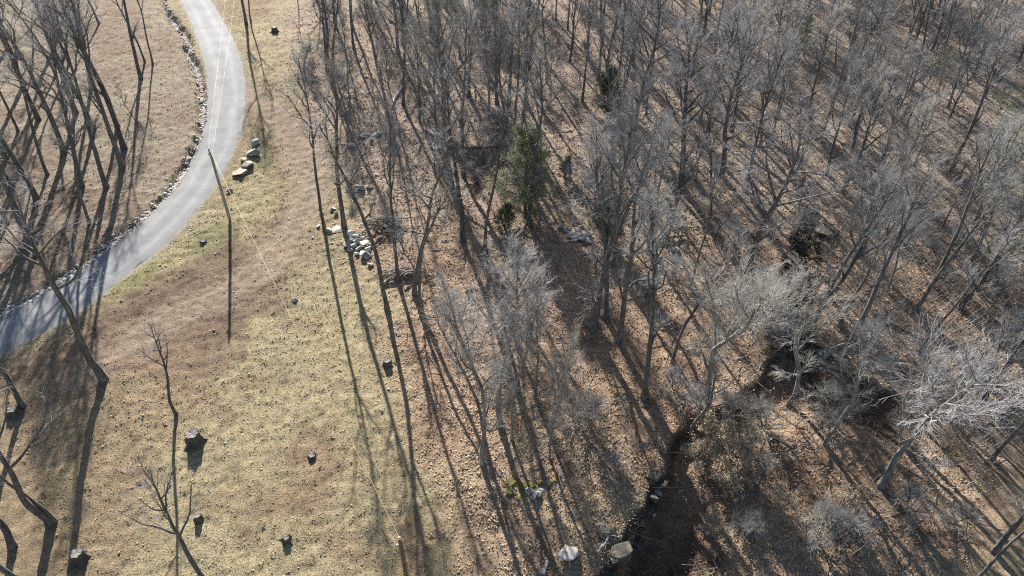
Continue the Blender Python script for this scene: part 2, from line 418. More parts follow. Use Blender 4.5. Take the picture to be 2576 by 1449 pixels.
rings = [np.stack([x+s*np.cos(a+k*2.094)*rng.uniform(.6, 1.2, n), y+s*np.sin(a+k*2.094)*rng.uniform(.6, 1.2, n), z], 1) for k in range(3)]
V = np.stack(rings+[np.stack([tx, ty, z+hh], 1)], 1).reshape(-1, 3)
b = np.arange(n)[:, None]*4
Fg = np.stack([b+np.array([[0, 1, 3]]), b+np.array([[1, 2, 3]]), b+np.array([[2, 0, 3]])], 1).reshape(-1, 3)
ct = tint(x, y)*rng.uniform(.85, 1.35, n)[:, None]
tag(link('grass', mesh_np('grass', V, Fg, M_litter, ('tint', np.repeat(ct, 4, 0)))), kind='stuff', label='short dry tufted grass over the clearing', cat='grass')

# dead sticks and brambles on the woodland floor (uncountable)
def stick_d(x, y):
    wd = sstep(-1, 5, -sdist(x, y, WOOD)); return np.clip((40/np.hypot(x, y))**1.2, 0, 1)*infan(x, y)*wd*(sdist(x, y, ROADPOLY) > 1)
def sticks(n0, Lr, rise, rr, name, mt, label, dens, cat):
    x, y = scatter(n0, (-25, 90), (18, 118), dens); n = len(x); L = rng.uniform(*Lr, n)*rng.uniform(.4, 1, n); a = rng.uniform(0, 6.283, n)
    z0 = hg(x, y)+.03; dx = np.cos(a)*L; dy = np.sin(a)*L; up = rng.uniform(*rise, n)*L
    mx_, my_ = x+dx*.5+rng.normal(0, .08, n)*L, y+dy*.5+rng.normal(0, .08, n)*L
    ex, ey = x+dx, y+dy; z1 = np.maximum(hg(mx_, my_)+.03, z0+up*.6); z2 = np.maximum(hg(ex, ey)+.04, z0+up)
    A = np.stack([x, y, z0], 1); B_ = np.stack([mx_, my_, z1], 1); C_ = np.stack([ex, ey, z2], 1); R = rng.uniform(*rr, n)
    mb = MB(); mb.segs(A, B_, R, R*.8); mb.segs(B_, C_, R*.8, R*.4)
    tag(link(name, mb.mesh(name, mt, False)), label, cat, kind='stuff')
sticks(16000, (.5, 2.6), (0, .12), (.012, .04), 'fallen_sticks', M_wood, 'dead grey sticks littering the woodland floor', stick_d, 'sticks')
def bramble_d(x, y):
    lw = sstep(.3, 1.5, hlow(x, y)); n_ = sstep(-.02, .12, fbm(x, y, 5, 71, 3)); return stick_d(x, y)*np.clip(lw*1.2+.30*n_, 0, 1)*(.35+.65*n_)
sticks(60000, (.3, 1.1), (.3, 1.6), (.006, .014), 'undergrowth', M_bramble, 'low brown brambles and bare stems over the slope', bramble_d, 'undergrowth')

x, y = scatter(150000, (5, 60), (18, 60), bramble_d); n = len(x); z = hg(x, y)+rng.uniform(.05, .9, n)**1.5; s = rng.uniform(.04, .085, n)
u = rng.normal(0, 1, (n, 3)); u /= np.linalg.norm(u, axis=1)[:, None]; v = np.cross(u, rng.normal(0, 1, (n, 3))); v /= np.linalg.norm(v, axis=1)[:, None]
u *= s[:, None]; v *= s[:, None]*.6; c0 = np.stack([x, y, z], 1); kk = sstep(-.1, .12, fbm(x, y, 6, 611, 2))
ct = mixc(np.tile(np.array([[.34, .18, .09]]), (n, 1)), (.50, .38, .25), kk)*rng.uniform(.6, 1.3, n)[:, None]
tag(link('dry_leaves', mesh_np('dry_leaves', np.stack([c0-u, c0-v, c0+u, c0+v], 1).reshape(-1, 3), np.arange(4*n).reshape(-1, 4), M_litter, ('tint', np.repeat(ct, 4, 0)))), 'russet and pale dead leaves hanging on the brambles of the lower slope', 'leaves', kind='stuff')
def thicket_d(x, y):
    n_ = sstep(-.06, .10, fbm(x, y, 9, 91, 3)); right = .12+.88*sstep(8, 34, x+(y-40)*.35)
    return (sstep(2, 8, -sdist(x, y, WOOD))*infan(x, y)*right*(.3+.7*n_)*(hlow(x, y) < .4)).clip(0, 1)
sticks(76000, (.4, 1.3), (1.0, 3.4), (.008, .018), 'thicket', M_twigfix, 'grey tangle of thin upright stems filling the right wood', thicket_d, 'brush')

# ------------------------------------------------------------------ trees
def unit(v): return v/(np.linalg.norm(v)+1e-9)
def branch_path(r, p, d, L, n, wob, up):
    pts = [np.array(p, float)]; d = unit(np.array(d, float))
    for i in range(n):
        d = unit(d+r.normal(0, wob, 3)+np.array([0, 0, up])); pts.append(pts[-1]+d*L/n)
    return np.array(pts)
def perp(r, t):
    q = r.normal(0, 1, 3); q -= t*np.dot(q, t); return unit(q)
def make_tree(seed, h, r0, clear=.5, nl=13, limb=.33, ang=(.5, .9), nb=8, nt=9, ns=2, bend=.02, pale=False, fork=0, twr=.008, leaf=None, up=.05, curve=None):
    r = np.random.default_rng(seed); T = MB(); C = MB()
    n = 14
    tp = branch_path(r, (0, 0, -.3), (0, 0, 1), h*.96, n, bend*2, .03)
    if curve is not None:
        f = np.linspace(0, 1, n+1)**2; tp = tp+f[:, None]*np.array([[curve[0], curve[1], 0]])
    fr = np.linspace(0, 1, n+1); rad = r0*(1-fr)**.75+.02; rad[0] *= 1.5; rad[1] *= 1.05
    T.tube(tp, rad, 8, wob=.08)
    q0 = []; q1 = []; w0 = []; w1 = []; brs = []
    def at_(pl, f):
        i = min(int(f*(len(pl)-1)), len(pl)-2); t = f*(len(pl)-1)-i; return pl[i]*(1-t)+pl[i+1]*t, unit(pl[i+1]-pl[i])
    limbs = []
    for k in range(nl):
        f = clear+(1-clear)*((k+r.uniform(0, .9))/nl)*.97
        if k < 2 and nl > 8: f = r.uniform(clear*.55, clear)
        p, t = at_(tp, f); az = k*2.4+r.uniform(-.5, .5); an = r.uniform(*ang)*(1 if f < .8 else .8)
        d = np.array([math.sin(an)*math.cos(az), math.sin(an)*math.sin(az), math.cos(an)])
        L = h*limb*(1.08-.75*max(0, (f-clear)/(1-clear)))*r.uniform(.7, 1.15)
        if f < clear: L *= .45
        rr = r0*(1-f)**.75*.55+.018
        pl = branch_path(r, p, d, L, 7, .13, up)
        T.tube(pl, rr*(1-np.linspace(0, 1, 8))**.8+.012, 5); limbs.append((pl, rr, L))
    limbs.append((tp[-5:], rad[-5], h*.25))
    for pl, rr, L in limbs:
        for k in range(nb):
            f = .18+.8*(k+r.random())/nb; p, t = at_(pl, f)
            d = unit(t*r.uniform(.6, 1.1)+perp(r, t)*r.uniform(.5, .95)+np.array([0, 0, .12]))
            bl = branch_path(r, p, d, L*.42*(1.15-.6*f)*r.uniform(.6, 1.2), 4, .17, .05)
            T.tube(bl, np.array([1, .8, .6, .42, .25])*min(.022, rr*.5)+.003, 3); brs.append(bl)
    for bl in brs:
        Lb = np.linalg.norm(bl[-1]-bl[0])
        for k in range(nt):
            f = .12+.88*r.random(); p, t = at_(bl, f)
            d = unit(t+perp(r, t)*r.uniform(.3, .75)+np.array([0, 0, .12])); L2 = (Lb*.5+.45)*r.uniform(.5, 1.2)
            m = p+d*L2*.5; d2 = unit(d+r.normal(0, .12, 3)+np.array([0, 0, .1])); e = m+d2*L2*.55
            q0 += [p, m]; q1 += [m, e]; w0 += [twr, twr*.8]; w1 += [twr*.8, twr*.45]
            for j in range(ns):
                s0 = p+(m-p)*r.random() if r.random() < .5 else m+(e-m)*r.random()
                d3 = unit(d+perp(r, d)*r.uniform(.35, .8)); q0.append(s0); q1.append(s0+d3*L2*r.uniform(.3, .65)); w0.append(twr*.7); w1.append(twr*.35)
    q0, q1 = np.array(q0), np.array(q1)
    C.segs(q0, q1, np.array(w0), np.array(w1), 3)
    tm = T.mesh('trunk', M_barkp if pale else M_bark)
    cm = C.mesh('crown', M_twigp if pale else M_twig)
    fm = None
    if leaf:
        mm, cnt, size = leaf
        k = r.integers(0, len(q1), cnt); c = q0[k]+(q1[k]-q0[k])*r.random((cnt, 1))+r.normal(0, .09, (cnt, 3))
        u = r.normal(0, 1, (cnt, 3)); u /= np.linalg.norm(u, axis=1)[:, None]; v = np.cross(u, r.normal(0, 1, (cnt, 3))); v /= np.linalg.norm(v, axis=1)[:, None]
        s = size*r.uniform(.5, 1.2, cnt)[:, None]; u = u*s; v = v*s*.55
        fm = mesh_np('foliage', np.stack([c-u, c-v, c+u, c+v], 1).reshape(-1, 3), np.arange(4*cnt).reshape(-1, 4), mm)
    return tm, cm, fm
KIND = {}
def kind(name, *tr): KIND[name] = tr
kind('tall', *[make_tree(10+i*3, 18, .22, clear=c, nl=nl, limb=lb, ang=an, bend=.022, nb=8, nt=7, ns=2, twr=.008) for i, (c, nl, lb, an) in enumerate(
    [(.46, 12, .29, (.35, .75)), (.38, 13, .31, (.4, .9)), (.52, 11, .28, (.3, .7)), (.42, 14, .28, (.35, .85)), (.34, 12, .32, (.45, .85)), (.54, 11, .28, (.35, .75))])])
kind('slim', *[make_tree(30+i, 14, .12, clear=.5, nl=8, limb=.24, ang=(.3, .75), bend=.03, nb=5, nt=6, ns=2, twr=.007) for i in range(3)])
kind('broad', *[make_tree(40+i, 16, .30, clear=.3, nl=16, limb=.46, ang=(.5, 1.15), bend=.035, nb=10, nt=8, ns=2, twr=.009) for i in range(3)])
kind('pale', *[make_tree(50+i, 15, .20, clear=.36, nl=14, limb=.38, ang=(.5, 1.25), bend=.05, nb=9, nt=8, ns=3, pale=True, twr=.009) for i in range(3)])
kind('lawn', *[make_tree(60+i, 15, .22, clear=.5, nl=8, limb=.30, ang=(.6, 1.2), bend=.035, nb=5, nt=5, ns=1, twr=.009) for i in range(2)])
kind('curved', make_tree(70, 13, .14, clear=.6, nl=7, limb=.24, bend=.03, nb=5, nt=6, curve=(3.2, 1.5)))
kind('sapling', *[make_tree(80+i, 7, .05, clear=.3, nl=9, limb=.28, ang=(.5, 1.0), bend=.05, nb=5, nt=5, ns=1, twr=.007) for i in range(3)])
kind('shrub', *[make_tree(90+i, 2.6, .03, clear=.05, nl=18, limb=.75, ang=(.5, 1.25), bend=.1, nb=7, nt=6, ns=2, twr=.006) for i in range(2)])
kind('beech', *[make_tree(100+i, 5.0, .05, clear=.12, nl=14, limb=.55, ang=(.8, 1.4), bend=.06, nb=8, nt=8, ns=1, twr=.006, leaf=(M_beech, 4200, .075)) for i in range(2)])
kind('cedar', *[make_tree(110+i, 9, .12, clear=.06, nl=36, limb=.34, ang=(.8, 1.3), bend=.02, nb=9, nt=9, ns=1, twr=.008, leaf=(M_leafg, 19000, .065)) for i in range(2)])
kind('dark', make_tree(120, 5, .08, clear=.05, nl=26, limb=.42, ang=(.7, 1.3), bend=.02, nb=7, nt=8, ns=1, leaf=(M_leafd, 16000, .07)))
kind('ivy', make_tree(130, 17, .25, clear=.42, nl=12, limb=.29, ang=(.35, .85), bend=.025, nb=8, nt=7, ns=2, twr=.008, leaf=(M_olive, 5000, .05)))
NAMES = dict(tall='bare_tree', slim='slender_tree', broad='broad_tree', pale='pale_tree', lawn='clearing_tree', curved='leaning_tree', sapling='sapling', shrub='bare_shrub',
             beech='beech_sapling', cedar='cedar_tree', dark='evergreen_shrub', ivy='green_tinged_tree')
GH = dict(tall=18, slim=14, broad=16, pale=15, lawn=15, curved=13, sapling=7, shrub=2.6, beech=5, cedar=9, dark=5, ivy=17)
NPROTO = [0]; POS = []
def tree(k, x, y, label, h=None, rot=None, lean=(0, 0), var=None, group=None, thick=1.0, cat=None):
    v = KIND[k]; i = int(rng.integers(len(v))) if var is None else var % len(v)
    tm, cm, fm = v[i]; s = (h or GH[k])/GH[k]; z = gz(x, y)
    root = bpy.data.objects.new(NAMES[k], None); COL.objects.link(root)
    root.location = (x, y, z); rz = rng.uniform(0, 6.283) if rot is None else rot
    root.rotation_euler = (Matrix.Rotation(lean[0], 3, 'Y') @ Matrix.Rotation(-lean[1], 3, 'X') @ Matrix.Rotation(rz, 3, 'Z')).to_euler()
    root.scale = (s*thick*rng.uniform(.88, 1.14), s*thick*rng.uniform(.88, 1.14), s)
    root.empty_display_size = .5
    link('trunk', tm, root); link('crown', cm, root)
    if fm: link('foliage', fm, root)
    tag(root, label, cat or ('shrub' if k in ('shrub', 'dark') else 'sapling' if k in ('sapling', 'beech') else 'tree'), group)
    POS.append((x, y)); return root
def tp(k, px, py, label, **kw):
    x, y = at(px, py); return tree(k, x, y, label, **kw)

HAND = [
 # left wood beyond the road
 ('tall', 355, 197, 'bare tree with a tangled root flare standing alone in the left field', dict(h=19, var=2)),
 ('slim', 365, 157, 'thin bare tree just above the tree with the tangled root flare', dict(h=15)),
 ('slim', 384, 161, 'thin bare tree nearest the pale stony ditch in the left field', dict(h=14)),
 ('sapling', 348, 320, 'dark forked sapling on bare grass below the tangled root flare', dict(h=6)),
 ('tall', 308, 422, 'thick dark trunk edging the left wood, lowest of three side by side', dict(h=22, var=0)),
 ('tall', 313, 375, 'thick dark trunk edging the left wood, middle of three side by side', dict(h=21, var=3)),
 ('tall', 297, 320, 'dark trunk edging the left wood, uppermost of three side by side', dict(h=20, var=5)),
 ('tall', 160, 385, 'dark trunk in the left wood whose base ends on open brown ground', dict(h=21, var=1)),
 ('ivy', 190, 285, 'dark double trunk in the middle of the left wood under greenish twigs', dict(h=21)),
 ('ivy', 97, 300, 'thick leaning trunk in the upper left wood with olive green twigs', dict(h=21)),
 ('tall', 268, 470, 'straight trunk of the left wood that stands close above the white ditch', dict(h=20, var=2)),
 ('tall', 93, 505, 'trunk of the left wood bent at its foot near the shaded slope', dict(h=20, var=4)),
 ('tall', 70, 592, 'trunk at the lower end of the left wood beside deep parallel shadows', dict(h=20, var=0)),
 ('slim', 30, 470, 'slim dark trunk at the far left edge of the left wood', dict(h=17)),
 ('tall', 12, 400, 'dark trunk of the left wood cut by the left border of the view', dict(h=20)),
 ('slim', 140, 190, 'slim dark trunk high in the left wood among crossing shadows', dict(h=17)),
 ('ivy', 60, 215, 'green tinged tree in the upper left wood behind the leaning trunk', dict(h=20)),
 ('tall', 230, 215, 'bare tree at the top right of the left wood facing the open field', dict(h=20)),
 ('tall', -60, 560, 'bare tree just past the left border throwing its shadow over the road', dict(h=21)),
 ('tall', -40, 700, 'bare tree past the left border beside the lower road', dict(h=19)),
 ('tall', 90, 640, 'dark tree on the bank right above the lower gravel road', dict(h=17, var=5)),
 ('slim', 225, 560, 'slim tree whose shadow crosses the gravel road in a fork', dict(h=16)),
 ('tall', 20, 120, 'crowded bare tree at the very top left of the left wood', dict(h=20)),
 ('ivy', 150, 90, 'green tinged tree at the top of the left wood', dict(h=20)),
 ('slim', 250, 60, 'slim bare tree at the top right of the left wood', dict(h=16)),
 ('slim', 45, 330, 'slim dark trunk crossing the thick leaning one in the left wood', dict(h=17)),
 ('slim', 120, 440, 'slim trunk between two long shadows low in the left wood', dict(h=17)),
 ('tall', 205, 470, 'dark trunk low in the left wood, left of the straight one above the ditch', dict(h=18)),
 ('slim', 20, 560, 'slim trunk at the left border above the bent-footed one', dict(h=16)),
 ('tall', 235, 330, 'dark trunk in the left wood, just left of the three side by side', dict(h=19)),
 ('slim', 175, 160, 'slim trunk near the top of the left wood beside greenish twigs', dict(h=17)),
 ('tall', -30, 260, 'bare tree past the left border in the upper left wood', dict(h=20)),
 ('slim', 110, 20, 'slim bare tree at the top edge of the left wood', dict(h=15)),
 ('tall', -70, 420, 'bare tree past the left border, level with the wood middle', dict(h=20)),
 # clearing, left and bottom
 ('lawn', 262, 956, 'curved dark tree whose trunk crosses the lower gravel road', dict(h=19, var=0)),
 ('lawn', 443, 1043, 'thin tree with a pale broken top standing alone in the lower clearing', dict(h=10, var=1, thick=.75, rot=1.2, lean=(-.06, 0))),
 ('lawn', 128, 1316, 'stout leaning tree in the bottom left clearing with a thin companion', dict(h=16, var=1, thick=.95, rot=.4)),
 ('slim', 141, 1312, 'very thin tree touching the stout one in the bottom left clearing', dict(h=13)),
 ('lawn', 57, 1024, 'grey tree with curling pale branches at the left edge of the clearing', dict(h=14, var=0)),
 ('lawn', 33, 1378, 'short thick trunk at the bottom left corner above a wide shadow', dict(h=10, var=0, thick=1.5)),
 ('lawn', 560, 1500, 'tree with spreading pale side branches rising from the bottom edge of the clearing', dict(h=13, var=0, thick=.9, lean=(-.14, 0), rot=.5)),
 ('lawn', 90, 1530, 'tree past the bottom left border reaching into view', dict(h=12, var=1)),
 ('tall', 620, 62, 'bare tree right of the upper road with a long straight shadow on the verge', dict(h=18, var=2)),
 ('slim', 631, 55, 'slim companion of the tree beside the upper road', dict(h=14)),
 # row between clearing and wood
 ('slim', 816, 573, 'slender tree with a wide forked top standing left of the stone slabs', dict(h=19, var=0)),
 ('tall', 866, 574, 'tall grey tree growing out of the tan stone slabs', dict(h=19, var=2)),
 ('slim', 974, 778, 'tall slender tree with a swollen foot in front of the brush heap', dict(h=18, var=1, thick=1.3)),
 ('tall', 1001, 705, 'tree rising through the heap of cut sticks', dict(h=18, var=0, thick=.75)),
 ('slim', 1042, 740, 'slim tree right of the stick heap, left of the curved leaning one', dict(h=17, thick=1.2)),
 ('curved', 1057, 785, 'young tree curving over to the right beside the stick heap', dict(h=13, rot=-.3)),
 ('sapling', 1050, 708, 'dark sapling directly behind the curving tree', dict(h=8)),
 ('tall', 1164, 606, 'dark tree at the wood edge with a long thin shadow downhill', dict(h=18, var=5)),
 ('slim', 1220, 628, 'slim tree at the wood edge beside a small dark stump', dict(h=16)),
 ('pale', 1214, 1166, 'pale bent tree, left front one of the silvery group in the middle bottom', dict(h=16, var=0, thick=.8)),
 ('pale', 1259, 1069, 'stoutest pale tree of the silvery group in the middle bottom', dict(h=15, var=1, thick=.95)),
 ('slim', 1219, 1110, 'thin stem between the two stout pale trees of the silvery group', dict(h=13)),
 ('pale', 1288, 1106, 'slimmer pale tree just right of the stoutest silvery one', dict(h=14, var=0, thick=.6)),
 ('pale', 1383, 1153, 'pale many-branched tree on the right of the silvery group by mossy stones', dict(h=12, var=1, thick=.55)),
 ('slim', 1306, 985, 'thin tree behind the silvery group', dict(h=14)),
 ('slim', 1345, 1000, 'second thin tree behind the silvery group, nearer the ravine', dict(h=13)),
 ('broad', 1490, 830, 'very tall straight dark trunk on open orange leaf litter', dict(h=21, var=0, thick=.75)),
 ('tall', 1525, 798, 'straight grey tree close behind the very tall dark trunk', dict(h=19, var=2)),
 ('tall', 1558, 860, 'tree leaning right, beside the very tall dark trunk', dict(h=20, var=4, lean=(.07, 0))),
 ('tall', 1620, 1003, 'gnarled grey tree on the leaf litter left of the ravine head', dict(h=18, var=0)),
 ('slim', 1690, 915, 'slim lichen-spotted tree above the ravine head', dict(h=15)),
 ('pale', 1775, 1050, 'big silvery spreading tree at the ravine head', dict(h=17, var=0, rot=1.0)),
 ('broad', 1881, 696, 'forked dark tree left of the mossy rock line', dict(h=17, var=1)),
 # inside the wood
 ('broad', 1134, 462, 'thick dark tree at the shaded hollow with the fallen log', dict(h=21, var=0, thick=.7)),
 ('tall', 1165, 442, 'grey tree right beside the thick one at the shaded hollow', dict(h=19)),
 ('tall', 1330, 560, 'bare tree standing in front of the bright green cedar', dict(h=18)),
 ('tall', 1478, 147, 'dark straight trunk, left of three near the top middle of the wood', dict(h=18, var=2)),
 ('tall', 1508, 200, 'dark straight trunk, middle of three near the top middle of the wood', dict(h=18, var=0)),
 ('tall', 1526, 217, 'dark straight trunk, right of three near the top middle of the wood', dict(h=18, var=5)),
 ('tall', 1555, 313, 'tall dark tree leaning right above the small round evergreen', dict(h=20, lean=(.06, 0))),
 ('broad', 1593, 353, 'forked dark tree right of the small round evergreen', dict(h=19, var=1, thick=.8)),
 ('tall', 1538, 400, 'short thick grey trunk below the small round evergreen', dict(h=16)),
 ('sapling', 1646, 462, 'dark thin sapling in front of a bright leafy patch', dict(h=9)),
 ('broad', 1716, 472, 'spreading grey tree with low pale limbs in the centre right wood', dict(h=17, var=0)),
 ('broad', 1815, 445, 'thick dark tree behind the pale curved snag', dict(h=18, var=1, thick=.8)),
 ('tall', 1840, 330, 'tree beside the pale curved snag', dict(h=17)),
 ('tall', 2258, 170, 'dark trunk high in the upper right wood', dict(h=16)),
 ('tall', 2292, 228, 'tree next to a pale fallen pole in the upper right wood', dict(h=16)),
 ('slim', 2228, 478, 'dark twisted stem before the brightest leafy patch of the right wood', dict(h=12)),
 ('tall', 2392, 430, 'tall tree leaning right near the pale meadow at the right border', dict(h=17, lean=(.08, 0))),
 ('tall', 2020, 866, 'long dark trunk right of the mossy rock line', dict(h=19, lean=(.05, 0))),
 ('slim', 2109, 820, 'slim dark trunk with a forked shadow right of the mossy rock line', dict(h=15)),
 ('tall', 2122, 900, 'tree crossing the long fallen log in the right wood', dict(h=18, lean=(.04, 0))),
 ('slim', 2312, 885, 'slim tree on pink leaf litter in the right wood', dict(h=14)),
 ('tall', 2300, 790, 'tree with a broken pale top in the right wood', dict(h=15)),
 ('tall', 2505, 962, 'bare tree near the right border beside a chopped stump', dict(h=17)),
 ('tall', 2345, 720, 'upright grey tree in the middle of the right wood', dict(h=16)),
 ('pale', 2215, 1222, 'largest silvery tree, lower right, with a thick pale trunk', dict(h=16, var=1, thick=1.05, rot=2.2)),
 ('slim', 2495, 1153, 'slender purple-grey trunk at the lower right border', dict(h=14)),
 ('lawn', 2500, 1388, 'forked tree with a grey-blue trunk in the lower right corner', dict(h=13, var=0)),
 ('slim', 2450, 1470, 'trunk leaving the bottom edge in the lower right corner', dict(h=11)),
 ('pale', 2075, 1120, 'silvery tree leaning over the dark hollow', dict(h=11, var=0, rot=3.6)),
 ('pale', 1985, 1020, 'pale fine-twigged tree inside the dark hollow', dict(h=13, var=1, rot=.4)),
 ('lawn', 1740, 1110, 'dead twisted tree rooted on the ravine bank', dict(h=11, var=1)),
 # evergreens and leafy saplings
 ('cedar', 1322, 545, 'bright green cedar in the middle of the wood', dict(h=10, var=0, thick=1.15)),
 ('cedar', 1215, 60, 'olive green cedar at the top of the wood', dict(h=9, var=1)),
 ('dark', 1528, 288, 'small round evergreen casting a dark round shadow', dict(h=6)),
 ('dark', 1520, 600, 'dark evergreen bush beside pale rocks in the middle of the wood', dict(h=5)),
 ('dark', 1268, 575, 'low dark evergreen at the foot of the bright green cedar', dict(h=3)),
 ('dark', 1420, 445, 'tiny dark evergreen right of the bright green cedar', dict(h=2.4)),
 ('dark', 2500, 480, 'dark evergreen bush near the right border', dict(h=3)),
 ('cedar', 2000, 145, 'faded green cedar among grey crowns in the upper right', dict(h=6, var=1)),
 ('beech', 1800, 1150, 'sapling with pale dry leaves just right of the ravine', dict(h=4.4, var=0)),
 ('beech', 1885, 1180, 'pale leaved sapling in the middle of the sunny lower slope', dict(h=4, var=1)),
 ('beech', 1830, 1240, 'dry leaved sapling below the pale leaved pair', dict(h=3.2, var=0)),
 ('shrub', 2060, 1380, 'pale twiggy bush at the bottom edge of the lower right slope', dict(h=3)),
 ('shrub', 2150, 1350, 'pale twiggy bush left of the long black shadow at the bottom', dict(h=3)),
 ('beech', 1960, 1290, 'dry leaved bush in the middle of the russet slope', dict(h=2.4)),
 ('shrub', 1870, 1330, 'bare bush on the russet slope near the black shadow', dict(h=2.2)),
 ('beech', 1790, 1340, 'dry leaved bush at the right rim of the black shadow', dict(h=2.2)),
 ('shrub', 2290, 1310, 'bare bush under the largest silvery tree', dict(h=2.6)),
 ('sapling', 1900, 1240, 'thin dark sapling on the russet slope', dict(h=5)),
 ('sapling', 2010, 1420, 'thin sapling at the bottom edge of the russet slope', dict(h=5)),
 ('shrub', 1930, 1090, 'grey bush in the dark hollow', dict(h=3)),
 ('shrub', 1850, 1060, 'grey bush at the left end of the dark hollow', dict(h=3)),
 ('shrub', 2080, 1060, 'grey bush at the right end of the dark hollow', dict(h=3)),
 ('beech', 2110, 1290, 'fuzzy pale sapling on the lower right slope', dict(h=3.4, var=1)),
 ('beech', 1760, 1190, 'small dry leaved sapling at the edge of the black shadow', dict(h=3, var=1)),
]
for k, px, py, lab, kw in HAND: tp(k, px, py, lab, **kw)

# the crowded wood
LM = [('the bright green cedar', 1322, 545), ('the small round evergreen', 1528, 288), ('the pale curved snag', 1870, 318), ('the shaded hollow', 1180, 378),
      ('the mossy rock outcrop', 2030, 620), ('the stony strip', 1445, 592), ('the long pale fallen log', 2123, 888), ('the largest silvery tree', 2215, 1222),
      ('the olive green cedar', 1215, 60), ('the pale fallen pole', 2330, 160), ('the chopped stump', 2510, 1040), ('the dark tangled bush', 765, 165), ('the right border evergreen', 2500, 480),
      ('the ravine head', 1700, 900), ('the faded green cedar', 2000, 145)]
LMW = [(n_, at(a, b)) for n_, a, b in LM]
ORD0 = ['nearest', 'second nearest', 'third nearest', 'fourth nearest', 'fifth nearest', 'sixth nearest', 'seventh nearest', 'eighth nearest', 'ninth nearest', 'tenth nearest', 'eleventh nearest', 'twelfth nearest', 'thirteenth nearest', 'fourteenth nearest']
ORD = ORD0+[w_+' nearest' for w_ in ('fifteenth', 'sixteenth', 'seventeenth', 'eighteenth', 'nineteenth', 'twentieth')]
ORD += [f'{t_}-{w_} nearest' for t_ in ('twenty', 'thirty', 'forty', 'fifty') for w_ in ('first', 'second', 'third', 'fourth', 'fifth', 'sixth', 'seventh', 'eighth', 'ninth')]
FILL = []
def label_fill():
    by = {}
    for o, word, x, y in FILL:
        n_, (a, b) = min(LMW, key=lambda m: math.hypot(m[1][0]-x, m[1][1]-y))
        dx, dy = x-a, y-b
        dr = ('behind' if dy > 0 else 'in front of') if abs(dy) > abs(dx) else ('right of' if dx > 0 else 'left of')
        by.setdefault((word, dr, n_), []).append((math.hypot(dx, dy), o))
    for (word, dr, n_), l in by.items():
        l.sort(key=lambda t: t[0])
        for i, (d, o) in enumerate(l): o['label'] = f'{word} {dr} {n_}' + (f', {ORD[min(i, 55)]} one' if len(l) > 1 else '')
WP = [tuple(p) for p in P(740,-20, 760,200, 880,320, 985,400, 1100,440, 1250,540, 1400,600, 1520,690, 1640,800, 1700,890, 1800,880, 1900,900, 1950,870, 2060,900, 2180,960, 2350,1000, 2450,1200, 2500,1449, 2900,1600, 3300,900, 3600,-200, 2400,-260, 740,-260)]
q = rng.uniform([-60, 25], [120, 165], (16000, 2))
q = q[inside(q[:, 0], q[:, 1], WP)]
QZ = hfast(q[:, 0], q[:, 1]); QP = [topix(a, b, c) for (a, b), c in zip(q, QZ)]
cnt = 0
for (x, y), (pxx, pyy) in zip(q, QP):
    if cnt >= 380: break
    if pxx > 2900 or pyy < -260 or pxx < 650: continue
    if math.hypot(pxx-1380, (pyy-720)) < 130 or (pxx < 1000 and rng.random() < .45): continue
    if math.hypot(pxx-1600, pyy-850) < 90 or (1290 < pxx < 1420 and 560 < pyy < 700): continue
    if pyy > 780 and rng.random() < .55: continue
    if 1100 < pxx < 1540 and 400 < pyy < 760 and rng.random() < .75: continue
    near = min(math.hypot(x-a, y-b) for a, b in POS)
    if near < (2.8 if y > 62 else 3.1): continue
    if 2480 < pxx < 2800 and 240 < pyy < 640: continue
    if 1915 < pxx < 2085 and 540 < pyy < 900 : continue
    u = rng.random()
    if pxx > 1900 and u < .5: k = 'broad'
    elif u < .58: k = 'tall'
    elif u < .83: k = 'slim'
    elif u < .93: k = 'broad'
    else: k = 'pale' if pyy > 500 else 'ivy'
    word = dict(tall='tall grey bare tree', slim='slim bare tree', broad='spreading grey bare tree', pale='silvery bare tree', ivy='green tinged bare tree')[k]
    hh = GH[k]*rng.uniform(.72, 1.02)*(.85 if pxx > 2000 else 1)
    FILL.append((tree(k, x, y, word, h=hh, group=f'{word}s of the crowded wood', lean=tuple(rng.normal(0, .035, 2)), thick=rng.uniform(.8, 1.1) if k != 'broad' else .8), word, x, y))
    cnt += 1
cs = 0
for (x, y), (pxx, pyy) in list(zip(q, QP))[::-1]:
    if cs >= 130: break
    if not (700 < pxx < 2650 and -30 < pyy < 1449): continue
    if math.hypot(pxx-1400, (pyy-720)) < 120 or (pxx < 1300 and rng.random() < .4): continue
    k = 'shrub' if rng.random() < .6 else 'sapling'
    word = 'low twiggy shrub' if k == 'shrub' else 'thin bare sapling'
    FILL.append((tree(k, x, y, word, h=GH[k]*rng.uniform(.6, 1.2), group=f'{word}s of the crowded wood', lean=tuple(rng.normal(0, .08, 2))), word, x, y))
    cs += 1
label_fill()
for (px, py, s) in [(1450,1060,3.6), (765,165,3.0), (775,200,2.6), (985,150,2.8), (1730,1020,2.6), (2105,1330,2.6), (1700,1000,2.4), (890,505,1.5), (1560,1180,1.6), (2380,1330,2.2)]:
    tp('shrub', px, py, {1450: 'round grey bush with a dark shadow beside the silvery group', 765: 'dark tangled bush at the upper wood edge', 775: 'tangled bush just below the dark one at the upper wood edge',
       985: 'grey bush in the upper wood near a round dark shadow', 1730: 'twiggy bush above the ravine bank', 2105: 'fuzzy pale bush on the lower right slope', 1700: 'twiggy bush at the ravine head',
       890: 'small bush above the stone slabs', 1560: 'small bush on the ledge left of the ravine', 2380: 'twiggy bush in the lower right wood'}[px], h=s)

